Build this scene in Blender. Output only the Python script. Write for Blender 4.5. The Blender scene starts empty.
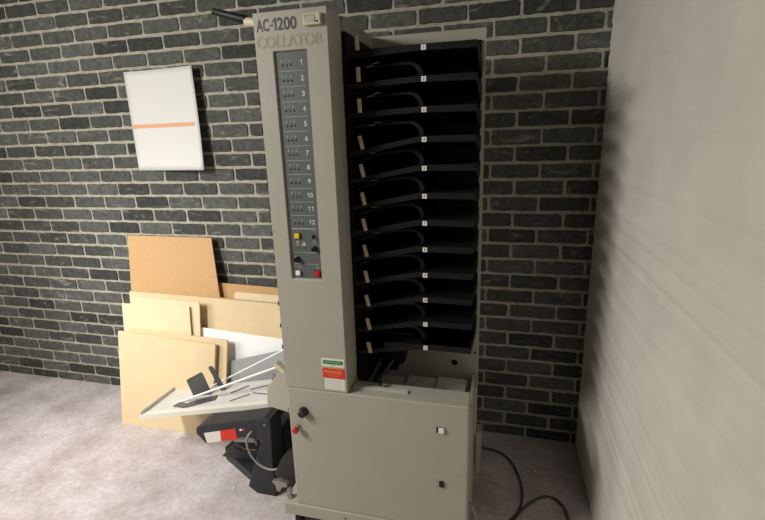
import bpy, bmesh, math, random
from mathutils import Matrix, Vector
random.seed(7)
S = bpy.context.scene
COL = S.collection

# ------------------------------------------------------------------ camera
F = 453.0
def _n(v): return v.normalized()
_cd = lambda u, v: Vector((u - 386.0, v - 260.0, F))
down = _n(_cd(437, 2015))
mx = _n(_cd(-1400, 195))
X = -mx; X = _n(X - down * X.dot(down))
Z = -down; Y = Z.cross(X)
right = Vector((X[0], Y[0], Z[0])); up = -Vector((X[1], Y[1], Z[1])); back = -Vector((X[2], Y[2], Z[2]))
cam_data = bpy.data.cameras.new('camera'); cam = bpy.data.objects.new('camera', cam_data); COL.objects.link(cam)
M = Matrix.Identity(4)
for i in range(3):
    M[i][0] = right[i]; M[i][1] = up[i]; M[i][2] = back[i]
M[2][3] = 1.5
cam.matrix_world = M
cam_data.sensor_width = 36.0; cam_data.lens = F / 765.0 * 36.0
cam_data.shift_x = -3.5 / 765.0
cam_data.clip_start = 0.02
S.camera = cam

# ------------------------------------------------------------------ world, lights, exposure
w = bpy.data.worlds.new('world'); S.world = w; w.use_nodes = True
w.node_tree.nodes['Background'].inputs[0].default_value = (0.9, 0.95, 1, 1)
w.node_tree.nodes['Background'].inputs[1].default_value = 0.02
def area(name, loc, target, sx, sy, power, col, spread=180):
    l = bpy.data.lights.new(name, 'AREA'); l.shape = 'RECTANGLE'; l.size = sx; l.size_y = sy
    l.energy = power; l.color = col; l.spread = math.radians(spread)
    o = bpy.data.objects.new(name, l); COL.objects.link(o); o.location = loc
    o.rotation_euler = (Vector(target) - Vector(loc)).to_track_quat('-Z', 'Y').to_euler()
    return o
lamp = area('ceiling_lamp_light', (-2.3, 0.05, 2.25), (-1.7, 1.5, 0.2), 0.22, 1.0, 68, (1.0, 0.975, 0.885))
lamp.rotation_euler = (math.radians(26), math.radians(-12), 0)
area('board_fill_light', (-2.9, 0.9, 1.3), (-1.6, 1.9, 0.3), 0.6, 0.6, 6.5, (1.0, 0.97, 0.96), 95)  # added fill from the left to brighten the leaning boards; no window modelled
S.view_settings.view_transform = 'Standard'; S.view_settings.look = 'None'
S.view_settings.gamma = 1.0; S.view_settings.exposure = 0.0
try: S.view_settings.use_curve_mapping = False
except Exception: pass

# ------------------------------------------------------------------ materials
def lin(c):
    return tuple(((x / 255) / 12.92 if x / 255 <= .04045 else ((x / 255 + .055) / 1.055) ** 2.4) for x in c) + (1,)
def mat(name, rgb, rough=.6, metal=0, noise=0, nscale=40, bump=0, bscale=200, coat=0, spec=.5, stretch=None):
    m = bpy.data.materials.new(name); m.use_nodes = True
    nt = m.node_tree; b = nt.nodes['Principled BSDF']; c = lin(rgb)
    b.inputs['Base Color'].default_value = c; b.inputs['Roughness'].default_value = rough
    b.inputs['Metallic'].default_value = metal; b.inputs['Specular IOR Level'].default_value = spec
    if coat: b.inputs['Coat Weight'].default_value = coat
    tc = nt.nodes.new('ShaderNodeTexCoord'); src = tc.outputs['Object']
    if stretch:
        mp = nt.nodes.new('ShaderNodeMapping'); mp.inputs['Scale'].default_value = stretch
        nt.links.new(src, mp.inputs[0]); src = mp.outputs[0]
    if noise:
        n = nt.nodes.new('ShaderNodeTexNoise'); n.inputs['Scale'].default_value = nscale; n.inputs['Detail'].default_value = 5
        nt.links.new(src, n.inputs['Vector'])
        r = nt.nodes.new('ShaderNodeMapRange'); r.inputs[1].default_value = .3; r.inputs[2].default_value = .7
        r.inputs[3].default_value = 1 - noise; r.inputs[4].default_value = 1 + noise
        nt.links.new(n.outputs['Fac'], r.inputs[0])
        mm = nt.nodes.new('ShaderNodeVectorMath'); mm.operation = 'SCALE'; mm.inputs[0].default_value = c[:3]
        nt.links.new(r.outputs[0], mm.inputs['Scale']); nt.links.new(mm.outputs[0], b.inputs['Base Color'])
    if bump:
        n2 = nt.nodes.new('ShaderNodeTexNoise'); n2.inputs['Scale'].default_value = bscale; n2.inputs['Detail'].default_value = 4
        nt.links.new(src, n2.inputs['Vector'])
        bp = nt.nodes.new('ShaderNodeBump'); bp.inputs['Strength'].default_value = bump; bp.inputs['Distance'].default_value = .002
        nt.links.new(n2.outputs['Fac'], bp.inputs['Height']); nt.links.new(bp.outputs[0], b.inputs['Normal'])
    return m
PAINT = mat('grey_enamel', (170, 167, 155), .5, noise=.03, nscale=6, bump=.12, bscale=900)
PAINT2 = mat('side_enamel', (162, 159, 147), .55, noise=.03, nscale=6)
CREAM = mat('cream_plastic', (204, 199, 174), .5)
IVORY = mat('ivory_plastic', (236, 228, 200), .5)
PANEL = mat('control_panel_grey', (92, 96, 96), .5, noise=.03, nscale=20)
BLACK = mat('black_plastic', (18, 19, 20), .55, noise=.1, nscale=12, spec=.4)
BLACK2 = mat('black_matte', (14, 14, 15), .75, spec=.25)
LIP = mat('tray_black', (15, 15, 16), .6, noise=.1, nscale=15, spec=.3)
RUB = mat('black_rubber', (18, 18, 18), .7)
KNOB = mat('knob_black', (22, 22, 24), .3)
CAST = mat('black_cast_iron', (40, 41, 45), .5, noise=.15, nscale=30, bump=.3, bscale=300)
CLIP = mat('clip_grey', (112, 110, 104), .5)
TAN = mat('tan_tab', (172, 162, 140), .6, noise=.08, nscale=60)
WHITE = mat('white_plastic', (240, 240, 238), .4)
WPAINT = mat('white_board', (246, 246, 246), .5)
RED = mat('red_plastic', (200, 30, 34), .35)
REDS = mat('red_sticker', (214, 52, 34), .5)
REDK = mat('red_mushroom', (190, 28, 30), .3)
YEL = mat('yellow_button', (238, 200, 20), .4)
GRN = mat('green_sticker', (24, 120, 62), .5)
STW = mat('sticker_white', (226, 222, 212), .5)
INK = mat('lettering_dark', (72, 72, 74), .6)
INKF = mat('lettering_outline', (152, 148, 136), .6)
INKW = mat('lettering_white', (222, 224, 220), .6)
INKG = mat('sticker_print', (226, 160, 110), .6)
INKL = mat('sticker_print_light', (140, 180, 140), .6)
INKT = mat('small_print', (165, 166, 164), .6)
STEEL = mat('steel', (170, 170, 165), .35, .8)
DSTEEL = mat('dark_steel', (58, 58, 55), .45, .5, noise=.2, nscale=40)
PAPER = mat('paper', (225, 223, 214), .7)
CARD = mat('cardboard', (222, 199, 160), .75, noise=.04, nscale=12, bump=.1, bscale=60)
CARD2 = mat('pale_cardboard', (228, 208, 172), .75, noise=.03, nscale=10)
CARDE = mat('cardboard_pale_edge', (236, 222, 190), .75)
HARD = mat('hardboard', (200, 160, 112), .65, noise=.07, nscale=120, bump=.1, bscale=300)
GREYB = mat('grey_sheet', (162, 163, 164), .45, noise=.03, nscale=10)
TRAY = mat('tray_grey', (206, 205, 202), .35, noise=.05, nscale=14)
TRAYL = mat('tray_edge', (222, 220, 210), .4)
GUIDE = mat('smoked_plastic', (74, 74, 76), .3, noise=.1, nscale=30)
CABLE = mat('grey_cable', (150, 150, 140), .5)
DCAB = mat('dark_cable', (82, 76, 68), .6)
ORANGE = mat('orange_print', (226, 168, 128), .6)
BLUE = mat('blue_cap', (70, 86, 110), .4)
NAVY = mat('navy_badge', (40, 44, 70), .4)
YSCR = mat('yellow_strip', (190, 175, 90), .6)
PLAST = mat('wall_plaster', (226, 222, 212), .85, noise=.06, nscale=5, bump=.5, bscale=40)
CEIL = mat('ceiling_plaster', (105, 103, 98), .9, noise=.03, nscale=5)

def brick_mat():
    m = mat('grey_brick', (96, 96, 94), .85, spec=.3); nt = m.node_tree; b = nt.nodes['Principled BSDF']
    at = nt.nodes.new('ShaderNodeAttribute'); at.attribute_name = 'tone'
    tc = nt.nodes.new('ShaderNodeTexCoord')
    n = nt.nodes.new('ShaderNodeTexNoise'); n.inputs['Scale'].default_value = 42; n.inputs['Detail'].default_value = 8; n.inputs['Roughness'].default_value = .7
    nt.links.new(tc.outputs['Object'], n.inputs['Vector'])
    r = nt.nodes.new('ShaderNodeMapRange'); r.inputs[1].default_value = .3; r.inputs[2].default_value = .75; r.inputs[3].default_value = .55; r.inputs[4].default_value = 1.5
    nt.links.new(n.outputs['Fac'], r.inputs[0])
    mu = nt.nodes.new('ShaderNodeMath'); mu.operation = 'MULTIPLY'
    nt.links.new(at.outputs['Fac'], mu.inputs[0]); nt.links.new(r.outputs[0], mu.inputs[1])
    sc = nt.nodes.new('ShaderNodeVectorMath'); sc.operation = 'SCALE'; sc.inputs[0].default_value = lin((80, 81, 78))[:3]
    nt.links.new(mu.outputs[0], sc.inputs['Scale'])
    # mortar smears: streaky pale marks on some bricks
    mp = nt.nodes.new('ShaderNodeMapping'); mp.inputs['Scale'].default_value = (9, 9, 26)
    nt.links.new(tc.outputs['Object'], mp.inputs[0])
    n2 = nt.nodes.new('ShaderNodeTexNoise'); n2.inputs['Scale'].default_value = 1; n2.inputs['Detail'].default_value = 7; n2.inputs['Distortion'].default_value = 1.2
    nt.links.new(mp.outputs[0], n2.inputs['Vector'])
    r2 = nt.nodes.new('ShaderNodeMapRange'); r2.inputs[1].default_value = .6; r2.inputs[2].default_value = .76; r2.inputs[4].default_value = .6
    nt.links.new(n2.outputs['Fac'], r2.inputs[0])
    mx_ = nt.nodes.new('ShaderNodeMix'); mx_.data_type = 'RGBA'
    nt.links.new(r2.outputs[0], mx_.inputs[0]); nt.links.new(sc.outputs[0], mx_.inputs[6]); mx_.inputs[7].default_value = lin((165, 162, 152))
    nt.links.new(mx_.outputs[2], b.inputs['Base Color'])
    bp = nt.nodes.new('ShaderNodeBump'); bp.inputs['Strength'].default_value = .5; bp.inputs['Distance'].default_value = .004
    nt.links.new(n.outputs['Fac'], bp.inputs['Height']); nt.links.new(bp.outputs[0], b.inputs['Normal'])
    return m
BRICK = brick_mat()
MORTAR = mat('mortar', (170, 167, 154), .9, noise=.2, nscale=30, bump=.8, bscale=120, spec=.2)

def floor_mat():
    m = mat('concrete_floor', (200, 190, 190), .8, spec=.3); nt = m.node_tree; b = nt.nodes['Principled BSDF']
    tc = nt.nodes.new('ShaderNodeTexCoord')
    n = nt.nodes.new('ShaderNodeTexNoise'); n.inputs['Scale'].default_value = 5; n.inputs['Detail'].default_value = 9; n.inputs['Roughness'].default_value = .6
    nt.links.new(tc.outputs['Object'], n.inputs['Vector'])
    cr = nt.nodes.new('ShaderNodeValToRGB'); e = cr.color_ramp.elements
    e[0].position = .3; e[0].color = lin((172, 161, 158)); e[1].position = .7; e[1].color = lin((216, 207, 210))
    nt.links.new(n.outputs['Fac'], cr.inputs[0])
    v = nt.nodes.new('ShaderNodeTexNoise'); v.inputs['Scale'].default_value = 45; v.inputs['Detail'].default_value = 6
    nt.links.new(tc.outputs['Object'], v.inputs['Vector'])
    r = nt.nodes.new('ShaderNodeMapRange'); r.inputs[1].default_value = .3; r.inputs[2].default_value = .7; r.inputs[3].default_value = .86; r.inputs[4].default_value = 1.1
    nt.links.new(v.outputs['Fac'], r.inputs[0])
    sc = nt.nodes.new('ShaderNodeVectorMath'); sc.operation = 'SCALE'
    nt.links.new(cr.outputs[0], sc.inputs[0]); nt.links.new(r.outputs[0], sc.inputs['Scale'])
    nt.links.new(sc.outputs[0], b.inputs['Base Color'])
    bp = nt.nodes.new('ShaderNodeBump'); bp.inputs['Strength'].default_value = .4; bp.inputs['Distance'].default_value = .004
    nt.links.new(v.outputs['Fac'], bp.inputs['Height']); nt.links.new(bp.outputs[0], b.inputs['Normal'])
    return m
FLOOR = floor_mat()

# ------------------------------------------------------------------ helpers
class MB:
    def __init__(s): s.bm = bmesh.new(); s.mats = []
    def mi(s, m):
        if m is None: return 0
        if m not in s.mats: s.mats.append(m)
        return s.mats.index(m)
    def poly(s, rings, m=None, caps=True, close=True):
        """loft a list of rings (lists of 3d points)"""
        k = s.mi(m); R = [[s.bm.verts.new(p) for p in r] for r in rings]
        n = len(R[0]); fs = []
        for a, b in zip(R, R[1:]):
            for i in range(n):
                j = (i + 1) % n
                fs.append(s.bm.faces.new((a[i], a[j], b[j], b[i])))
        if caps:
            fs.append(s.bm.faces.new(R[0][::-1])); fs.append(s.bm.faces.new(R[-1]))
        for f in fs: f.material_index = k
        return s
    def box(s, x0, x1, y0, y1, z0, z1, m=None):
        return s.poly([[(x0, y0, z0), (x1, y0, z0), (x1, y1, z0), (x0, y1, z0)], [(x0, y0, z1), (x1, y0, z1), (x1, y1, z1), (x0, y1, z1)]], m)
    def slabY(s, pts, y0, y1, m=None):          # outline in x,z extruded along y
        return s.poly([[(x, y0, z) for x, z in pts], [(x, y1, z) for x, z in pts]], m)
    def slabX(s, pts, x0, x1, m=None):          # outline in y,z extruded along x
        return s.poly([[(x0, y, z) for y, z in pts], [(x1, y, z) for y, z in pts]], m)
    def slabZ(s, pts, z0, z1, m=None):
        return s.poly([[(x, y, z0) for x, y in pts], [(x, y, z1) for x, y in pts]], m)
    def cyl(s, p0, p1, r0, r1=None, n=20, m=None):
        r1 = r0 if r1 is None else r1
        return s.tube([p0, p1], [r0, r1], n, m)
    def lathe(s, p0, axis, prof, n=24, m=None):   # prof: (distance along axis, radius)
        a = Vector(axis).normalized(); p0 = Vector(p0)
        return s.tube([p0 + a * d for d, r in prof], [r for d, r in prof], n, m, fixed=a)
    def tube(s, pts, rad, n=10, m=None, fixed=None):
        pts = [Vector(p) for p in pts]
        if not isinstance(rad, (list, tuple)): rad = [rad] * len(pts)
        rings = []; ref = None
        for i, p in enumerate(pts):
            t = fixed or (pts[min(i + 1, len(pts) - 1)] - pts[max(i - 1, 0)]).normalized()
            if ref is None:
                ref = t.orthogonal().normalized()
            u = (ref - t * ref.dot(t)).normalized(); ref = u
            v = t.cross(u)
            rings.append([p + (u * math.cos(2 * math.pi * k / n) + v * math.sin(2 * math.pi * k / n)) * rad[i] for k in range(n)])
        return s.poly(rings, m)
    def build(s, name, material, parent=None, bevel=0, smooth=False, seg=2):
        bmesh.ops.recalc_face_normals(s.bm, faces=s.bm.faces)
        if parent is not None:
            o0 = parent['_o'] if '_o' in parent.keys() else (0, 0, 0)
            bmesh.ops.translate(s.bm, verts=s.bm.verts, vec=-Vector(o0))
        me = bpy.data.meshes.new(name); s.bm.to_mesh(me); s.bm.free()
        for mm in (s.mats or [material]): me.materials.append(mm)
        if smooth:
            for p in me.polygons: p.use_smooth = True
        o = bpy.data.objects.new(name, me); COL.objects.link(o)
        if parent is not None: o.parent = parent; o['_o'] = tuple(o0)
        if bevel:
            b = o.modifiers.new('bevel', 'BEVEL'); b.width = bevel; b.segments = seg; b.limit_method = 'ANGLE'; b.angle_limit = math.radians(40)
        if smooth:
            try:
                e = o.modifiers.new('edges', 'EDGE_SPLIT'); e.split_angle = math.radians(40)
            except Exception: pass
        return o
def tag(o, label, cat, group=None, kind=None):
    if label: o['label'] = label
    if cat: o['category'] = cat
    if group: o['group'] = group
    if kind: o['kind'] = kind
    return o
def root(name, loc, label, cat, group=None):
    o = bpy.data.objects.new(name, None); COL.objects.link(o); o.location = loc; o['_o'] = tuple(loc)
    o.empty_display_size = .1
    return tag(o, label, cat, group)
def box(name, b, m, parent=None, bevel=0): return MB().box(*b).build(name, m, parent, bevel)
def struct(o): o['kind'] = 'structure'; return o
def text_into(mb, body, x0, x1, z0, z1, y, m, depth=.0006, bold=0., outline=0., xfit=True):
    cu = bpy.data.curves.new('txt', 'FONT'); cu.body = body; cu.size = 1; cu.offset = bold
    if outline: cu.fill_mode = 'NONE'; cu.bevel_depth = outline; cu.bevel_resolution = 1
    o = bpy.data.objects.new('txt', cu); COL.objects.link(o)
    bpy.context.view_layer.update()
    me = bpy.data.meshes.new_from_object(o.evaluated_get(bpy.context.evaluated_depsgraph_get()))
    xs = [v.co.x for v in me.vertices]; ys = [v.co.y for v in me.vertices]
    ax, bx, ay, by = min(xs), max(xs), min(ys), max(ys)
    sz = (z1 - z0) / (by - ay); sx = (x1 - x0) / (bx - ax) if xfit else sz * .95
    cx = (x0 + x1) / 2 - (bx - ax) * sx / 2
    k = mb.mi(m); vs = [mb.bm.verts.new((cx + (v.co.x - ax) * sx, y - (v.co.z * sx if outline else 0), z0 + (v.co.y - ay) * sz)) for v in me.vertices]
    for p in me.polygons:
        try: f = mb.bm.faces.new([vs[i] for i in p.vertices]); f.material_index = k
        except ValueError: pass
    bpy.data.objects.remove(o); bpy.data.curves.remove(cu); bpy.data.meshes.remove(me)

def one(mb, x0, x1, z0, z1, y, m):
    w_, h = x1 - x0, z1 - z0; s_ = x1 - w_ * .42
    mb.slabY([(s_, z0), (x1, z0), (x1, z1), (x1 - w_ * .3, z1), (x0, z1 - h * .2), (x0, z1 - h * .34), (s_, z1 - h * .27)], y - .0001, y + .0004, m)
def numeral(mb, s, xc, w1, z0, z1, y, m, bold=.02):
    n = len(s); gap = w1 * .22; tot = n * w1 + (n - 1) * gap; x = xc - tot / 2
    for c in s:
        if c == '1': one(mb, x + w1 * .22, x + w1 * .78, z0, z1, y, m)
        else: text_into(mb, c, x, x + w1, z0, z1, y, m, bold=bold)
        x += w1 + gap

# ------------------------------------------------------------------ the room
WY = 2.163; XL, XR, YF, ZC = -6.0, .40, -5.0, 3.1
struct(box('floor', (XL - .1, XR + .1, YF - .1, WY + .1, -.1, 0), FLOOR))
struct(box('ceiling', (XL - .1, XR + .1, YF - .1, WY + .1, ZC, ZC + .1), CEIL))
struct(box('wall_left', (XL - .1, XL, YF, WY + .1, 0, ZC), PLAST))
struct(box('wall_front', (XL, XR, YF - .1, YF, 0, ZC), PLAST))
# right wall, its plaster ending in a slightly ragged edge against the brick
bm = bmesh.new(); rows = 140
front = []; backv = []
for i in range(rows + 1):
    z = ZC * i / rows; jit = random.uniform(-.0035, .0035)
    front.append((bm.verts.new((XR + jit, WY - .002, z)), bm.verts.new((XR, YF, z))))
for a, b in zip(front, front[1:]): bm.faces.new((a[0], b[0], b[1], a[1]))
me = bpy.data.meshes.new('wall_right'); bm.to_mesh(me); bm.free(); me.materials.append(PLAST)
wr = bpy.data.objects.new('wall_right', me); COL.objects.link(wr); struct(wr)
so = wr.modifiers.new('thick', 'SOLIDIFY'); so.thickness = .1; so.offset = 1

def brick_wall():
    BW, CH = .2195, .0745; jw, jh = .011, .0135
    bm = bmesh.new(); tone = []
    lay = bm.faces.layers.float.new('tone')
    def f(vs, mi, t):
        fc = bm.faces.new(vs); fc.material_index = mi; fc[lay] = t
    mv = [bm.verts.new(p) for p in ((XL, WY + .001, 0), (XR + .02, WY + .001, 0), (XR + .02, WY + .001, ZC), (XL, WY + .001, ZC))]
    f(mv, 1, 1)
    bv = [bm.verts.new(p) for p in ((XL, WY + .1, 0), (XR + .02, WY + .1, 0), (XR + .02, WY + .1, ZC), (XL, WY + .1, ZC))]
    f(bv[::-1], 1, 1)
    for i in range(4): f([mv[i], bv[i], bv[(i + 1) % 4], mv[(i + 1) % 4]], 1, 1)
    k0 = -int(1.472 / CH) - 1
    for k in range(k0, k0 + 44):
        z0 = 1.472 + k * CH; z1 = z0 + CH
        if z1 < .01 or z0 > ZC - .01: continue
        off = .0454 if k % 2 else .0454 - BW / 2
        n0 = -29
        for n in range(n0, 4):
            x0 = off + n * BW; x1 = x0 + BW
            if x1 < XL or x0 > XR: continue
            a0, a1 = x0 + jw / 2 + random.uniform(-.002, .002), x1 - jw / 2 + random.uniform(-.002, .002)
            c0, c1 = z0 + jh / 2 + random.uniform(-.0012, .0012), z1 - jh / 2 + random.uniform(-.0012, .0012)
            a0 = max(a0, XL); a1 = min(a1, XR); c0 = max(c0, 0); c1 = min(c1, ZC)
            if a1 - a0 < .01: continue
            j = lambda s=.0018: random.uniform(-s, s)
            N = 9; ring = []
            for i in range(N): ring.append((a0 + (a1 - a0) * i / N + (.0025 if i == 0 else 0), c0 + j() + (.0025 if i == 0 else 0)))
            for i in range(4): ring.append((a1 + j() - (.0025 if i == 0 else 0), c0 + (c1 - c0) * i / 4 + (.001 if i == 0 else 0)))
            for i in range(N): ring.append((a1 - (a1 - a0) * i / N - (.0025 if i == 0 else 0), c1 + j() - (.0025 if i == 0 else 0)))
            for i in range(4): ring.append((a0 + j(), c1 - (c1 - c0) * i / 4))
            cx, cz = (a0 + a1) / 2, (c0 + c1) / 2; yf = WY - .0045 + random.uniform(-.001, .001)
            R0 = [bm.verts.new((x, WY + .002, z)) for x, z in ring]
            R1 = [bm.verts.new((x + .001 * (1 if x < cx else -1), yf + .0018, z + .0008 * (1 if z < cz else -1))) for x, z in ring]
            R2 = [bm.verts.new((x + .0035 * (1 if x < cx else -1), yf, z + .003 * (1 if z < cz else -1))) for x, z in ring]
            t = random.choice((.6, .8, .95, 1.05, 1.2, 1.35)) * random.uniform(.93, 1.07); m = len(ring)
            for A, B in ((R0, R1), (R1, R2)):
                for i in range(m): f([A[i], A[(i + 1) % m], B[(i + 1) % m], B[i]], 0, t)
            f(R2, 0, t)
    me = bpy.data.meshes.new('wall_back'); bm.to_mesh(me); bm.free(); me.materials.append(BRICK); me.materials.append(MORTAR)
    o = bpy.data.objects.new('wall_back', me); COL.objects.link(o); return struct(o)
brick_wall()

# ------------------------------------------------------------------ the collator
CL, CR, CF, CB = -.745, -.085, 1.35, 1.80
col = root('collator', (-.415, 1.575, 0), 'tall grey twelve-bin paper collator on castors with numbered control column', 'collating machine')
# base
MB().box(-.801, CR + .003, CF - .005, CB, .079, .133).build('plinth', PAINT, col, .004)
for x in (-.76, -.13):
    for y in (1.40, 1.75):
        m = MB(); m.lathe((x - .013, y, .031), (1, 0, 0), [(0, .027), (.004, .031), (.022, .031), (.026, .027)], m=RUB)
        m.box(x - .02, x + .02, y - .012, y + .02, .055, .0795, DSTEEL); m.box(x - .019, x - .015, y - .008, y + .012, .02, .06, DSTEEL); m.box(x + .015, x + .019, y - .008, y + .012, .02, .06, DSTEEL)
        m.build('castor', RUB, col)
# cabinet with a receiving well behind its top shelf
m = MB()
m.box(CL, CR, CF, 1.45, .133, .645)
m.box(CL, CR, 1.45, CB, .133, .495)
m.box(CL, -.50, 1.45, CB, .495, .645)
m.build('cabinet', PAINT, col, .005)
MB().box(CR - .012, CR, 1.452, 1.75, .495, .56).build('well_side_rail', PAINT2, col, .001)
MB().box(CR, -.078, 1.70, 1.79, .30, .52).build('side_flange', PAINT, col, .002)
MB().box(-.078, -.056, 1.74, 1.80, .08, .285).build('side_flange', PAINT2, col, .002)
m2 = MB(); m2.box(-.50, -.30, 1.388, 1.408, .6452, .6525); m2.build('shelf_strip', mat('pale_zinc', (186, 186, 178), .5), col, .001)
MB().lathe((-.405, 1.412, .6452), (0, 0, 1), [(0, .004), (.012, .004), (.013, .008), (.022, .008), (.024, .005)]).build('locking_screw', KNOB, col, smooth=True)
# control column
COLM = MB(); yb = 1.47; px0, px1, pz0, pz1 = -.687, -.578, 1.063, 1.776
x0, x1, z0, z1 = CL, -.509, .645, 1.886
def q(vs): COLM.bm.faces.new([COLM.bm.verts.new(p) for p in vs])
bmv = {}
def V(x, y, z):
    k = (round(x, 5), round(y, 5), round(z, 5))
    if k not in bmv: bmv[k] = COLM.bm.verts.new((x, y, z))
    return bmv[k]
def Q(*ps): COLM.bm.faces.new([V(*p) for p in ps])
PD = CF + .010
o4 = [(x0, z0), (x1, z0), (x1, z1), (x0, z1)]; i4 = [(px0, pz0), (px1, pz0), (px1, pz1), (px0, pz1)]
for i in range(4):
    a, b = o4[i], o4[(i + 1) % 4]; c, d = i4[(i + 1) % 4], i4[i]
    Q((a[0], CF, a[1]), (b[0], CF, b[1]), (c[0], CF, c[1]), (d[0], CF, d[1]))
    Q((d[0], CF, d[1]), (c[0], CF, c[1]), (c[0], PD, c[1]), (d[0], PD, d[1]))
    Q((a[0], CF, a[1]), (b[0], CF, b[1]), (b[0], yb, b[1]), (a[0], yb, a[1]))
Q(*[(a, PD, b) for a, b in i4]); Q(*[(a, yb, b) for a, b in o4])
COLM.build('control_column', PAINT, col, .004)
# panel plate
pan = MB().box(px0 + .004, px1 - .001, PD - .0035, PD + .001, pz0 + .003, pz1 - .002).build('control_panel', PANEL, col, .0008)
PY = PD - .0036
m = MB()
ROW0, RP = 1.7195, .0441
for i in range(12):
    zl = ROW0 - i * RP
    m.box(px0 + .012, px1 - .012, PY - .0004, PY + .0004, zl - .0008, zl + .0008, INKW if i == 11 else INKT)
    zc = zl + .0225
    s = str(i + 1)
    numeral(m, s, -.6005 - (.0015 if i > 8 else 0), .0092, zc - .0075, zc + .0075, PY - .0005, INKW, .012)
    for k, lx in enumerate((-.664, -.651 + .0005, -.637)):
        if k == 1: m.box(lx - .0009, lx + .0009, PY - .0005, PY, zc + .004, zc + .012, INKT)
        else: m.slabY([(lx - .003, zc + .003), (lx - .0012, zc + .003), (lx + .0024, zc + .007), (lx - .0024, zc + .0105)], PY - .0005, PY, INKT)
for zl in (1.154, 1.114): m.box(px0 + .012, px1 - .008, PY - .0004, PY + .0004, zl - .0007, zl + .0007, INKT)
def ring(mb, x, z, r, t, y, mt, n=16):
    for i in range(n):
        a, b = 2 * math.pi * i / n, 2 * math.pi * (i + 1) / n
        mb.slabY([(x + r * math.cos(a), z + r * math.sin(a)), (x + r * math.cos(b), z + r * math.sin(b)), (x + (r - t) * math.cos(b), z + (r - t) * math.sin(b)), (x + (r - t) * math.cos(a), z + (r - t) * math.sin(a))], y - .0005, y, mt)
ring(m, -.657, 1.104, .005, .0013, PY, INKT); ring(m, -.594, 1.104, .005, .0013, PY, INKT)
ring(m, -.657, 1.231, .004, .001, PY, INKT); ring(m, -.599, 1.231, .004, .001, PY, INKT)
ring(m, -.598, 1.190, .006, .0012, PY, INKT)
m.slabY([(-.664, 1.187), (-.652, 1.187), (-.6545, 1.193), (-.6615, 1.193)], PY - .0005, PY, INKT); m.box(-.6615, -.6545, PY - .0005, PY, 1.178, 1.184, INKT)
m.box(-.642, -.630, PY - .0005, PY, 1.178, 1.181, INKW); m.box(-.640, -.638, PY - .0005, PY, 1.181, 1.190, INKW); m.box(-.635, -.632, PY - .0005, PY, 1.181, 1.188, INKW)
m.build('panel_printing', INKW, pan)
for i in range(12):
    zc = ROW0 - i * RP + .0225
    for lx in (-.664, -.6505, -.637):
        MB().lathe((lx + .001, PY, zc - .005), (0, -1, 0), [(0, .0026), (.0015, .0026), (.0022, .0014)], n=10).build('indicator_light', KNOB, pan, smooth=True)
for lx, lz in ((-.656, 1.170), (-.636, 1.170)):
    MB().lathe((lx, PY, lz), (0, -1, 0), [(0, .0026), (.0015, .0026), (.0022, .0014)], n=10).build('indicator_light', KNOB, pan, smooth=True)
def button(x, z, s, m_, nm, lab):
    b = MB().box(x - s, x + s, PY - .008, PY, z - s, z + s).build(nm, m_, pan, .0015); b['label'] = lab
    MB().box(x - s - .0015, x + s + .0015, PY - .0012, PY + .001, z - s - .0015, z + s + .0015).build('button_bezel', BLACK2, pan)
button(-.657, 1.211, .0085, YEL, 'push_button', 'yellow square push button')
button(-.663, 1.083, .008, WHITE, 'push_button', 'white square push button')
button(-.594, 1.083, .009, RED, 'push_button', 'red square push button')
def knobp(x, z, r, d=.016, par=None, y=None, mt=None, nm='rotary_knob'):
    y = PY if y is None else y; mb = MB()
    mb.lathe((x, y, z), (0, -1, 0), [(0, r * 1.15), (d * .2, r * 1.15), (d * .25, r), (d * .9, r * .9), (d, r * .75)], n=24)
    return mb.build(nm, mt or KNOB, par or pan, smooth=True)
knobp(-.598, 1.168, .0085); knobp(-.663, 1.130, .0095)
m = MB(); m.lathe((-.599, PY, 1.210), (0, -1, 0), [(0, .0055), (.003, .0055), (.003, .003)], n=12); m.tube([(-.599, PY - .002, 1.210), (-.599, PY - .014, 1.203)], [.002, .003], 8)
m.build('toggle_switch', KNOB, pan, smooth=True)
# lettering
m = MB(); text_into(m, 'AC', -.735, -.6925, 1.8325, 1.867, CF - .0006, INK, bold=.02); m.box(-.690, -.680, CF - .0006, CF, 1.8455, 1.850, INK); one(m, -.681, -.669, 1.8325, 1.867, CF - .0006, INK); text_into(m, '200', -.666, -.604, 1.8325, 1.867, CF - .0006, INK, bold=.02); m.build('model_lettering', INK, col)
m = MB(); text_into(m, 'COLLATOR', -.735, -.522, 1.786, 1.818, CF - .0004, INKF, outline=.009); m.build('outline_lettering', INKF, col)
# counter
m = MB(); m.box(-.578, -.525, CF - .013, CF, 1.8365, 1.868)
cb_ = m.build('counter_housing', CREAM, col, .002)
m = MB(); y_ = CF - .0133
m.box(-.5735, -.540, y_ - .0004, y_ + .0005, 1.8605, 1.8635, INKT); m.box(-.5745, -.5715, y_ - .0004, y_ + .0005, 1.849, 1.8635, INKT)
m.box(-.539, -.532, y_ - .0006, y_ + .0005, 1.8425, 1.8465, KNOB)
m.build('counter_window_marks', INKT, cb_)
m = MB(); m.box(-.5705, -.541, y_ - .0012, y_ + .0005, 1.843, 1.8598)
m.build('counter_window', mat('counter_glass', (190, 188, 172), .25), cb_, .0008)
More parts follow.
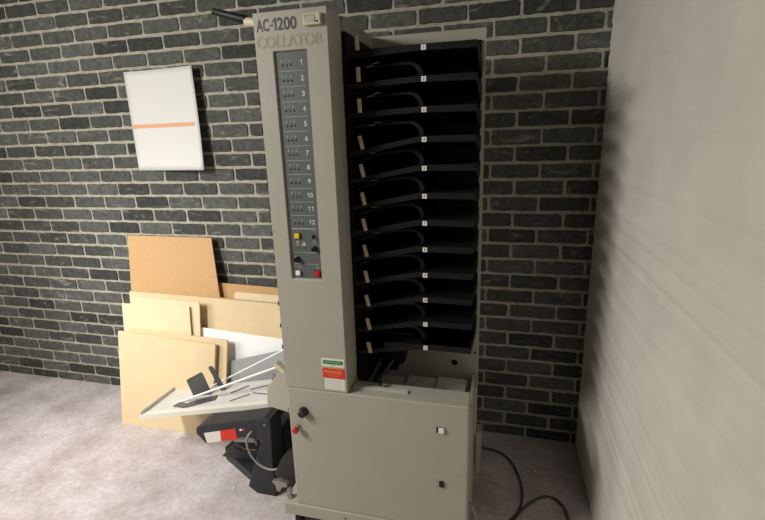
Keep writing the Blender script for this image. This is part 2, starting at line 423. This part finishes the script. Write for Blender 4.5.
# stickers
sy = CF - .0007
m = MB(); m.box(-.600, -.5155, sy, CF, .744, .777, STW); m.box(-.5945, -.520, sy - .0004, CF, .7545, .769, GRN)
for i in range(11): m.box(-.588 + i * .0055, -.588 + i * .0055 + .0035, sy - .0008, CF, .7605, .7655, INKL)
for i in range(3): m.box(-.566 + i * .006, -.562 + i * .006, sy - .0008, CF, .7500, .7525, INKL)
m.build('sticker', STW, col)['label'] = 'white sticker with a green band'
m = MB(); m.box(-.597, -.5135, sy, CF, .700, .742, REDS); m.box(-.597, -.5135, sy - .0002, CF, .7385, .742, YSCR)
lx = -.591
for wd in (6, 4, 5, 3, 4, 6, 0, 6, 5):
    if wd: m.box(lx, lx + wd * .0011, sy - .0005, CF, .7225, .7285, INKG)
    lx += wd * .0011 + .0024
for i in range(12): m.box(-.580 + i * .0045, -.5775 + i * .0045, sy - .0005, CF, .716, .718, INKG)
for i in range(9): m.box(-.575 + i * .0045, -.5725 + i * .0045, sy - .0005, CF, .7085, .7105, INKG)
m.build('sticker', REDS, col)['label'] = 'red sticker with orange print'
m = MB(); m.box(-.5925, -.516, sy, CF, .655, .699, STW)
for r_ in range(6):
    x_ = -.588
    while x_ < -.53:
        l_ = random.uniform(.003, .010); m.box(x_, x_ + l_, sy - .0004, CF, .691 - r_ * .0062, .6918 - r_ * .0062, INKT); x_ += l_ + .003
m.build('sticker', STW, col)['label'] = 'white sticker with rows of small print'
# cabinet controls
knobp(-.683, .552, .0165, .025, col, CF, KNOB, 'rotary_knob')
m = MB()
for a in (-60, 0, 55):
    m = MB()
    a = math.radians(a); cx, cz = -.683 + .031 * math.sin(a), .555 + .031 * math.cos(a); m.box(cx - .002, cx + .002, CF - .0005, CF, cz - .0025, cz + .0025)
    m.build('dial_mark', INKT, col)

m = MB(); m.lathe((-.713, CF, .483), (0, -1, 0), [(0, .013), (.004, .013), (.0045, .008), (.016, .008)], m=STEEL); m.build('button_collar', STEEL, col, smooth=True)
m = MB(); m.lathe((-.713, CF - .014, .483), (0, -1, 0), [(0, .009), (.004, .0125), (.012, .013), (.016, .010), (.017, .004)]); m.build('stop_button', REDK, col, smooth=True)['label'] = 'red mushroom button'
m = MB(); ring(m, -.706, .507, .006, .0015, CF, INKT); m.build('button_marking', INKT, col)
m = MB(); m.box(-.194, -.164, CF - .003, CF, .536, .558, STEEL); m.build('switch_bezel', DSTEEL, col, .001)
MB().box(-.193, -.186, CF - .0045, CF, .537, .557).build('switch_slot', KNOB, col)
MB().box(-.185, -.167, CF - .010, CF, .539, .556).build('square_button', WHITE, col, .0015)
MB().box(-.1835, -.1665, CF - .006, CF, .318, .342).build('power_switch', KNOB, col, .002)
m = MB(); m.box(-.191, -.190, CF - .0005, CF, .314, .346, INKT); m.box(-.176, -.173, CF - .0005, CF, .350, .353, INKT); m.box(-.178, -.171, CF - .0005, CF, .305, .309, INKT); m.box(-.159, -.147, CF - .0005, CF, .324, .333, INKT)
m.build('switch_markings', INKT, col)
for x_, z_, r_ in ((-.115, .369, .0022), (-.543, .108, .004), (-.25, .108, .004)):
    yy = CF if z_ > .13 else CF - .005
    MB().lathe((x_, yy + .001, z_), (0, -1, 0), [(0, r_), (.0018, r_), (.002, r_ * .6)], n=12).build('screw', DSTEEL, col)
# handle rod at the top left of the column
hd = MB().tube([(-.941, 1.45, 1.933), (-.938, 1.45, 1.932), (-.83, 1.45, 1.899), (-.822, 1.45, 1.897)], [.008, .0105, .0135, .0135], 16).build('crank_handle', BLACK, col, smooth=True)
hs = MB().tube([(-.826, 1.45, 1.893), (-.79, 1.45, 1.886), (-.74, 1.45, 1.874)], [.0135, .012, .009], 14).build('handle_socket', IVORY, col, smooth=True)
# tower: top rail, back panel, feeder housing
MB().slabX([(1.468, 1.886), (1.800, 1.886), (1.800, 1.843), (1.468, 1.843)], -.511, -.497).build('top_rail', PAINT2, col, .002)
MB().box(-.745, -.503, 1.468, 1.80, 1.872, 1.886).build('top_cover', PAINT2, col, .002)
m = MB()
m.box(CL, -.077, 1.787, 1.800, .495, 1.886)
m.build('back_panel', PAINT, col, .0015)
MB().lathe((-.177, 1.7875, .579), (0, -1, 0), [(0, .013), (.0012, .013), (.0014, .011)], n=20).build('panel_hole', BLACK2, col)
MB().lathe((-.092, 1.7875, .632), (0, -1, 0), [(0, .005), (.003, .005), (.004, .003)], n=12).build('screw', KNOB, col)
MB().box(-.742, -.497, 1.475, 1.786, .70, 1.842).build('feeder_housing', BLACK2, col, .002)
MB().box(-.497, -.092, 1.779, 1.787, .725, 1.845).build('bin_backing', BLACK2, col)
MB().box(-.748, -.743, 1.475, 1.80, .645, 1.886).build('side_cover', PAINT2, col, .001)
# twelve bins
for i in range(12):
    z = 1.773 - i * .0887
    D = .012 if i < 3 else .044          # the top three bins are raised: their left half lies almost level
    b = MB()
    # flat right half, folded left half that falls towards the feeder, lip along the front
    top = [(-.497, -D + .006), (-.262, .008), (-.088, .008)]; bot = [(-.088, .002), (-.262, .002), (-.497, -D)]
    b.slabY([(x, z + h) for x, h in top + bot], 1.462, 1.785)
    lipt = [(-.497, -D + .012), (-.262, .0115), (-.088, .0115)]; lipb = [(-.088, -.010), (-.262, -.007), (-.497, -D - .004)]
    if i == 0: lipt[0:2] = [(-.497, -.004), (-.335, .0115)]
    b.slabY([(x, z + h) for x, h in lipt + lipb], 1.452, 1.4625)
    # side cheek at the right end, deeper towards the back panel
    b.slabX([(1.456, z + .010), (1.785, z + .010), (1.785, z - .050), (1.70, z - .050), (1.456, z - .006)], -.094, -.088)
    if i == 11: b.slabX([(1.456, z + .008), (1.785, z + .008), (1.785, z - .075), (1.456, z - .010)], -.40, -.094)
    bo = b.build('feed_bin', LIP, col, .0015)
    # curved paper stop under each bin
    pts = []
    for k in range(13):
        t = k / 12
        if t < .55: x = -.49 + .19 * t / .55; h = -.028 - (D - .004) * (1 - math.sin(t / .55 * math.pi / 2)) ** 1.2
        else:
            a = (t - .55) / .45 * math.pi / 2; x = -.30 + .045 * math.sin(a); h = -.028 - .045 * (1 - math.cos(a))
        pts.append((x, h))
    if i < 11:
        up_ = [(x, z + h) for x, h in pts]; dn = [(x - .001 - .012 * (k / 12), z + h - .009) for k, (x, h) in enumerate(pts)][::-1]
        b = MB(); b.slabY(up_ + dn, 1.50, 1.53); b.build('paper_stop', BLACK, bo, .001)
        b = MB()
        b.slabY([(-.250, z - .058), (-.240, z - .044), (-.215, z - .030), (-.110, z - .030), (-.100, z - .036), (-.100, z - .066), (-.250, z - .066)], 1.70, 1.706)
        b.build('paper_plate', LIP, bo, .001)
    for dx, dz in ((-.400, -.031), (-.420, -.039)):
        if i < 7: MB().slabY([(dx - .011, z + dz - .002), (dx + .011, z + dz + .001), (dx + .011, z + dz + .004), (dx - .011, z + dz + .001)], 1.470, 1.476).build('wire_clip', CLIP, bo)
    pl = MB(); pl.box(-.2535, -.2385, 1.4495, 1.4525, z - .0065, z + .0085, WHITE)
    numeral(pl, str(i + 1), -.246, .0048, z - .0035, z + .0055, 1.4490, INK)
    pl.build('number_plate', CREAM, bo)['label'] = 'white number plate'
    # pale separator tab in front of the feeder, leaning a little more on each lower bin
    a = math.radians(1.5 if i < 3 else 12); tz_ = (1.795, 1.706, 1.615, 1.504, 1.416, 1.326, 1.240, 1.151, 1.060, .974, .887, .797)[i]; tz = tz_; ca, sa = math.cos(a), math.sin(a)
    R = lambda u, v: (-.443 + u * ca - v * sa, tz + u * sa + v * ca)
    tb = MB(); tb.slabY([R(-.0065, -.021), R(.0065, -.021), R(.0065, .021), R(-.0065, .021)], 1.418, 1.421)
    tb.build('separator_tab', TAN, bo, .0008)['label'] = 'tan separator tab'
    MB().box(-.449, -.441, 1.4215, 1.470, tz - .004, tz + .004).build('tab_arm', BLACK2, bo)
    MB().lathe((-.745, 1.455, z - .045), (-1, 0, 0), [(0, .008), (.045, .008), (.047, .010), (.057, .010), (.058, .006)], n=14).build('bin_knob', BLACK2, bo, smooth=True)
# roller, shafts and paper path under the bins
m = MB(); m.lathe((-.396, 1.60, .683), (0, 1, 0), [(0, .030), (.002, .047), (.028, .047), (.030, .030)], n=36); m.lathe((-.396, 1.592, .683), (0, 1, 0), [(0, .010), (.03, .010)], n=16)
m.build('drive_roller', BLACK, col, smooth=True)
for (a, b, c, d, e, f_) in ((-.403, 1.59, .665, -.462, 1.50, .590), (-.452, 1.60, .67, -.487, 1.49, .60)):
    MB().tube([(a, b, c), (d, e, f_)], .009, 12).build('drive_shaft', KNOB, col, smooth=True)
MB().poly([[(-.478, 1.50, .612), (-.466, 1.50, .612), (-.443, 1.57, .660), (-.455, 1.57, .660)], [(-.478, 1.50, .615), (-.466, 1.50, .615), (-.443, 1.57, .663), (-.455, 1.57, .663)]]).build('paper_guide', STEEL, col)
m = MB(); m.box(-.497, -.425, 1.778, 1.786, .52, .74); m.build('feeder_plate', BLACK2, col, .002)
m = MB(); m.lathe((-.455, 1.62, .70), (0, 1, 0), [(0, .028), (.03, .028)], n=24); m.build('drive_roller', BLACK2, col, smooth=True)
MB().box(-.39, -.30, 1.50, 1.503, .822, .825).build('cross_wire', DSTEEL, col)
m = MB(); m.box(-.4995, -.495, 1.452, 1.786, .496, .70); m.box(-.742, -.497, 1.475, 1.786, .6455, .70); m.box(-.53, -.50, 1.47, 1.52, .646, .78); m.build('feeder_base', BLACK2, col, .002)
# left delivery side: enamel bracket, tray, rods and smoked guides
br = MB().slabY([(CL, .655), (-.815, .655), (-.917, .540), (-.926, .450), (CL, .415)], 1.50, 1.86).build('delivery_bracket', mat('bracket_enamel', (178, 174, 158), .5, noise=.03, nscale=8), col, .003)
MB().slabY([(-.862, .655), (-.850, .668), (-.812, .640), (-.822, .625)], 1.47, 1.50).build('bracket_tab', CREAM, br)
MB().lathe((-.815, 1.50, .452), (0, -1, 0), [(0, .011), (.008, .011), (.010, .007)], n=14).build('bracket_screw', BLUE, br, smooth=True)['label'] = 'blue screw cap'
tr = MB(); sl = .2175; tz = lambda x: .395 + (x + .95) * sl
tr.slabY([(-1.70, tz(-1.70)), (-.915, tz(-.915)), (-.915, tz(-.915) - .006), (-1.70, tz(-1.70) - .006)], 1.605, 1.85, TRAY)
tr.slabY([(-1.70, tz(-1.70) + .004), (-.915, tz(-.915) + .004), (-.915, tz(-.915) - .020), (-1.70, tz(-1.70) - .020)], 1.600, 1.605, TRAYL)
tr.slabY([(-1.70, tz(-1.70) + .0015), (-.915, tz(-.915) + .0015), (-.915, tz(-.915)), (-1.70, tz(-1.70))], 1.605, 1.635, TRAYL)
tr.slabY([(-1.70, tz(-1.70) + .02), (-1.695, tz(-1.70) + .02), (-1.695, tz(-1.70) - .006), (-1.70, tz(-1.70) - .006)], 1.605, 1.85, TRAYL)
tray = tr.build('delivery_tray', TRAY, col, .001)
MB().tube([(-1.60, 1.70, .242), (-.93, 1.70, .541)], .0055, 10).build('guide_rod', WHITE, tray, smooth=True)['label'] = 'thick white rod'
MB().tube([(-1.47, 1.84, .277), (-.93, 1.84, .583)], .004, 10).build('guide_rod', WHITE, tray, smooth=True)['label'] = 'thin white rod'
def rounded(pts, r, n=4):
    out = []; N = len(pts)
    for i in range(N):
        p, a, b = Vector(pts[i]), Vector(pts[i - 1]), Vector(pts[(i + 1) % N])
        u = (a - p).normalized() * r; v = (b - p).normalized() * r
        for k in range(n + 1):
            t = k / n; out.append(tuple((p + u) * (1 - t) ** 2 + p * 2 * t * (1 - t) + (p + v) * t ** 2))
    return out
for pts, yy in (([(-1.525, .365), (-1.427, .421), (-1.385, .300), (-1.495, .276)], 1.75), ([(-1.410, .436), (-1.385, .442), (-1.322, .313), (-1.352, .306)], 1.78)):
    MB().slabY(rounded(pts, .012), yy, yy + .004).build('paper_guide', GUIDE, tray)
for c, ang, l, wd in (((-1.395, 1.685), .35, .14, .05), ((-1.50, 1.665), -.3, .09, .035)):
    ca, sa = math.cos(ang), math.sin(ang); b = MB()
    q4 = [(c[0] + u * ca - v * sa, c[1] + u * sa + v * ca) for u, v in ((-l / 2, -wd / 2), (l / 2, -wd / 2), (l / 2, wd / 2), (-l / 2, wd / 2))]
    b.poly([[(x, y, tz(x) + .001) for x, y in q4], [(x, y, tz(x) + .005) for x, y in q4]]); b.build('fallen_guide', GUIDE, tray)
for k, (x_, y_, dx, dy) in enumerate(((-1.22, 1.66, .08, .05), (-1.13, 1.72, .10, -.03), (-1.17, 1.76, .12, .03), (-1.27, 1.74, .07, .06))):
    MB().tube([(x_, y_, tz(x_) + .003), (x_ + dx, y_ + dy, tz(x_ + dx) + .003)], .002, 6).build('wire_guide', DSTEEL, tray)
MB().slabY([(-1.075, tz(-1.075)), (-1.035, tz(-1.035)), (-1.058, tz(-1.05) + .06)], 1.80, 1.803).build('paper_guide', mat('grey_plastic', (128, 128, 130), .4), tray)
# steel clamp and levelling foot beside the cabinet
m = MB(); m.slabY([(-.903, .150), (-.858, .238), (-.760, .330), (-.760, .200), (-.873, .115)], 1.46, 1.50); m.build('clamp_bracket', DSTEEL, col, .003)
MB().slabY([(-.905, .130), (-.868, .140), (-.835, .132), (-.838, .112), (-.862, .108), (-.872, .085), (-.886, .085), (-.89, .112)], 1.44, 1.46).build('clamp_plate', STEEL, col, .001)
m = MB(); m.lathe((-.785, 1.375, .133), (0, 0, 1), [(0, .013), (.006, .013), (.008, .006), (.028, .006), (.030, .011), (.040, .011), (.042, .006)], n=16); m.build('levelling_screw', STEEL, col, smooth=True)
# mains lead out of the lower right side
MB().tube([(-.086, 1.46, .17), (-.078, 1.45, .17), (-.062, 1.44, .14), (-.05, 1.42, .09), (-.045, 1.38, .03), (-.045, 1.30, .008)], .006, 10).build('power_cord', CABLE, col, smooth=True)

# ------------------------------------------------------------------ paper left in the receiving well
for k, (x_, y_, wx, wy, a, lab) in enumerate((
    (-.400, 1.655, .17, .21, .02, 'blank white sheet leftmost in the collator well beside the roller'),
    (-.280, 1.655, .19, .21, -.03, 'blank white sheet in the middle of the collator well'),
    (-.183, 1.655, .120, .205, -.02, 'blank white sheet at the right end of the collator well'))):
    ca, sa = math.cos(a), math.sin(a); b = MB()
    q4 = [(x_ + u * ca - v * sa, y_ + u * sa + v * ca) for u, v in ((-wx / 2, -wy / 2), (wx / 2, -wy / 2), (wx / 2, wy / 2), (-wx / 2, wy / 2))]
    z_ = .4955 + k * .008
    b.slabZ(q4, z_, z_ + .008)
    tag(b.build('paper_stack', PAPER), lab.replace('sheet', 'paper stack'), 'paper', 'paper stacks in the collator well')

# ------------------------------------------------------------------ leaning boards
def board(name, a, b, pts, t, m, label, cat, group=None, edge=None):
    """board leaning on the wall: front face on the plane y = a + b z, outline in x,z"""
    mb = MB(); nrm = Vector((0, 1, -b)).normalized() * t
    fr = [(x, a + b * z, z) for x, z in pts]; bk = [(x, a + b * z + nrm.y, z + (nrm.z if z > .02 else 0)) for x, z in pts]
    mb.poly([fr, bk], m)
    return tag(mb.build(name, m, None, .0008), label, cat, group)
G = 'boards leaning on the brick wall'
board('hardboard_sheet', 1.99, .13, [(-2.10, 0), (-1.425, 0), (-1.546, 1.023), (-2.10, 1.025)], .006, HARD, 'tall orange-brown hardboard sheet, highest of the boards leaning on the brick wall', 'board')
board('hardboard_sheet', 2.04, .1, [(-1.72, 0), (-1.02, 0), (-1.04, .754), (-1.72, .773)], .006, HARD, 'low orange-brown hardboard strip showing above the big beige cardboard', 'board')
mb_pts = [(-1.41, 0), (-1.00, 0), (-1.00, .726), (-1.392, .736), (-1.405, .730), (-1.41, .716)]
board('cream_board', 1.985, .12, mb_pts, .008, CARD2, 'cream board whose rounded corner shows between hardboard strip and big cardboard', 'board')
board('cardboard_sheet', 1.93, .12, [(-2.05, 0), (-1.05, 0), (-1.05, .702), (-1.600, .716), (-2.05, .722)], .028, CARD, 'big beige cardboard sheet standing behind the white board', 'board')
board('white_board', 1.900, .12, [(-1.64, 0), (-1.00, 0), (-1.00, .528), (-1.09, .532), (-1.546, .557), (-1.64, .562)], .006, WPAINT, 'bright white board leaning in front of the big cardboard', 'board')
board('cardboard_sheet', 1.885, .12, [(-1.99, 0), (-1.575, 0), (-1.557, .703), (-1.99, .71)], .006, CARD2, 'narrow-looking pale cardboard sheet just behind the left one, its right strip showing', 'board')
board('cardboard_sheet', 1.872, .12, [(-2.05, 0), (-1.60, 0), (-1.612, .680), (-2.05, .672)], .006, CARD2, 'pale cardboard sheet at far left below the orange-brown hardboard', 'board')
board('grey_sheet', 1.87, .13, rounded([(-1.39, .012), (-.99, .012), (-1.02, .500), (-1.372, .402)], .018), .005, GREYB, 'pale grey sheet with rounded corners leaning between the cardboard and the machine', 'board')
board('cardboard_sheet', 1.834, .16, rounded([(-2.0, 0), (-1.405, 0), (-1.378, .521), (-2.0, .54)], .004, 2), .012, CARD, 'tan cardboard panel in front, the wider of the two behind the dark guides', 'board')
board('cardboard_sheet', 1.809, .16, rounded([(-2.05, 0), (-1.47, 0), (-1.432, .503), (-2.05, .53)], .004, 2), .014, CARD, 'tan cardboard panel foremost of all boards, right behind the dark tray guides', 'board')

# ------------------------------------------------------------------ poster
ps = root('poster', (-1.75, 2.15, 1.64), 'white paper poster with an orange bar curling off the brick wall', 'poster')
bm = bmesh.new(); NX, NZ = 16, 16; g = []
def pxyz(i, j):
    u, v = i / NX, j / NZ; x = -1.97 + u * (.441 + .012 * (1 - v)); z = 1.390 + v * .512
    y = 2.150 - .034 * u ** 2 - .020 * (1 - v) ** 3 * u
    return (x + 1.75, y - 2.15, z - 1.64)
for i in range(NX + 1): g.append([bm.verts.new(pxyz(i, j)) for j in range(NZ + 1)])
for i in range(NX):
    for j in range(NZ): bm.faces.new((g[i][j], g[i + 1][j], g[i + 1][j + 1], g[i][j + 1]))
me = bpy.data.meshes.new('sheet'); bm.to_mesh(me); bm.free(); me.materials.append(mat('poster_paper', (222, 221, 219), .6))
for p in me.polygons: p.use_smooth = True
o = bpy.data.objects.new('sheet', me); COL.objects.link(o); o.parent = ps
s_ = o.modifiers.new('t', 'SOLIDIFY'); s_.thickness = .0008; s_.offset = 1
bm = bmesh.new(); g = []
for i in range(NX):
    row = []
    for jz in (0, 1):
        x, y, z = pxyz(i, 7.0 + jz * .62); row.append(bm.verts.new((x, y - .0012, z)))
    g.append(row)
for i in range(NX - 1): bm.faces.new((g[i][0], g[i + 1][0], g[i + 1][1], g[i][1]))
me = bpy.data.meshes.new('orange_bar'); bm.to_mesh(me); bm.free(); me.materials.append(ORANGE)
o = bpy.data.objects.new('orange_bar', me); COL.objects.link(o); o.parent = ps; o['label'] = 'pale orange printed bar'

# ------------------------------------------------------------------ black cast machine under the tray
st = root('wire_stitcher', (-1.08, 1.62, 0), 'black cast machine with red and white sticker on its arm, standing under the tray', 'machine')
MB().slabY(rounded([(-1.298, .262), (-1.294, .292), (-1.26, .310), (-.951, .389), (-.925, .383), (-.968, .276), (-1.055, .279), (-1.253, .215)], .006, 2), 1.50, 1.59).build('arm', CAST, st, .004)
MB().slabY([(-.985, .378), (-.922, .386), (-.916, .376), (-.925, .164), (-.925, 0), (-1.018, 0), (-1.060, .03), (-.973, .274)], 1.495, 1.595).build('pillar', CAST, st, .005)
MB().slabZ([(-1.02, 1.50), (-1.09, 1.56), (-1.287, 1.667), (-1.31, 1.70), (-1.302, 1.747), (-.95, 1.76), (-.93, 1.50)], 0, .045).build('base_plate', CAST, st, .002)
MB().slabY([(-1.285, .045), (-1.24, .085), (-1.06, .11), (-.98, .20), (-.93, .28), (-.93, .045)], 1.63, 1.70).build('rib', CAST, st, .005)
MB().slabY([(-1.27, .29), (-1.20, .30), (-1.20, .318), (-1.27, .302)], 1.57, 1.68).build('arm_bracket', CAST, st)
MB().slabY([(-1.12, .30), (-.93, .33), (-.93, .372), (-1.12, .334)], 1.58, 1.72).build('head_block', CAST, st, .003)
MB().lathe((-1.02, 1.545, .285), (0, 0, -1), [(0, .016), (.045, .016), (.047, .011), (.065, .011)], n=18).build('plunger', mat('plunger_grey', (110, 104, 100), .4, .5), st, smooth=True)
MB().tube([(-1.13, 1.505, .265), (-1.10, 1.503, .235), (-1.06, 1.503, .217), (-1.00, 1.503, .222)], .0022, 8).build('wire', mat('copper_wire', (120, 92, 66), .4, .5), st, smooth=True)
MB().slabY([(-1.255, .271), (-1.170, .295), (-1.172, .243), (-1.245, .222)], 1.4985, 1.501).build('sticker', STW, st)['label'] = 'white half of the sticker'
MB().slabY([(-1.170, .295), (-1.092, .318), (-1.088, .266), (-1.172, .243)], 1.4985, 1.501).build('sticker', REDS, st)['label'] = 'red half of the sticker'
MB().slabY([(-1.078, .323), (-1.040, .333), (-1.038, .312), (-1.076, .302)], 1.4985, 1.501).build('badge', NAVY, st)
MB().slabY([(-1.072, .319), (-1.060, .322), (-1.059, .313), (-1.071, .310)], 1.4980, 1.501).build('badge_mark', STW, st)
MB().slabY([(-1.058, .322), (-1.046, .325), (-1.045, .316), (-1.057, .313)], 1.4980, 1.501).build('badge_mark', RED, st)
MB().lathe((-.945, 1.496, .360), (0, -1, 0), [(0, .005), (.003, .005)], n=12).build('bolt', STEEL, st)
cpts = [(-1.008, 1.495, .318), (-1.012, 1.480, .318), (-1.023, 1.470, .296), (-1.023, 1.470, .256), (-1.005, 1.47, .205), (-.965, 1.47, .168), (-.908, 1.47, .158), (-.865, 1.48, .185)]
def smoothp(p, it=2):
    p = [Vector(a) for a in p]
    for _ in range(it):
        n_ = [p[0]]
        for a, b in zip(p, p[1:]): n_ += [a * .75 + b * .25, a * .25 + b * .75]
        n_.append(p[-1]); p = n_
    return p
MB().tube(smoothp(cpts), .0045, 10).build('cable', CABLE, st, smooth=True)['label'] = 'grey cable'

# ------------------------------------------------------------------ cables and scraps on the floor
c1 = [(-.12, 2.02, .007), (-.049, 2.015, .007), (.029, 2.001, .007), (.086, 1.939, .007), (.120, 1.83, .007), (.129, 1.74, .007), (.116, 1.65, .007), (.085, 1.59, .007), (.03, 1.53, .007), (-.02, 1.40, .007), (-.03, 1.25, .007)]
tag(MB().tube(smoothp(c1), .005, 10).build('power_cable', DCAB, None, smooth=True), 'dark cable curving from behind the grey machine along the brick wall', 'cable')
c2 = [(.06, 1.50, .021), (.10, 1.60, .019), (.14, 1.67, .012), (.186, 1.723, .007), (.221, 1.748, .007), (.265, 1.741, .007), (.297, 1.69, .007), (.302, 1.63, .007), (.295, 1.5, .007), (.25, 1.35, .007), (.15, 1.2, .007)]
tag(MB().tube(smoothp(c2), .005, 10).build('power_cable', DCAB, None, smooth=True), 'dark cable looping on the floor close to the right wall', 'cable')
tag(MB().slabZ([(-.035, 1.79), (.035, 1.775), (.036, 1.781), (-.034, 1.798)], 0, .003).build('yellow_strip', YSCR), 'thin yellow strip on the dark floor right of the machine', 'scrap')
for i, (x_, y_, s_, lab) in enumerate(((.075, 2.05, .008, 'tiny pale scrap on the floor close to the brick wall'), (.115, 1.885, .006, 'tiny pale scrap on the floor beside the cable bend'), (.19, 1.90, .009, 'tiny pale scrap between cable bend and right wall'), (-1.14, 1.50, .012, 'tiny pale scrap on the floor before the black machine'))):
    a = random.uniform(0, 3); b = MB()
    b.slabZ([(x_ + s_ * r * math.cos(a + t), y_ + s_ * r * math.sin(a + t)) for t, r in ((0, 1), (1.4, .5), (2.8, .9), (4.4, .45))], 0, .003)
    tag(b.build('paper_scrap', PAPER), lab, 'scrap')
for o in bpy.data.objects:
    if '_o' in o.keys(): del o['_o']
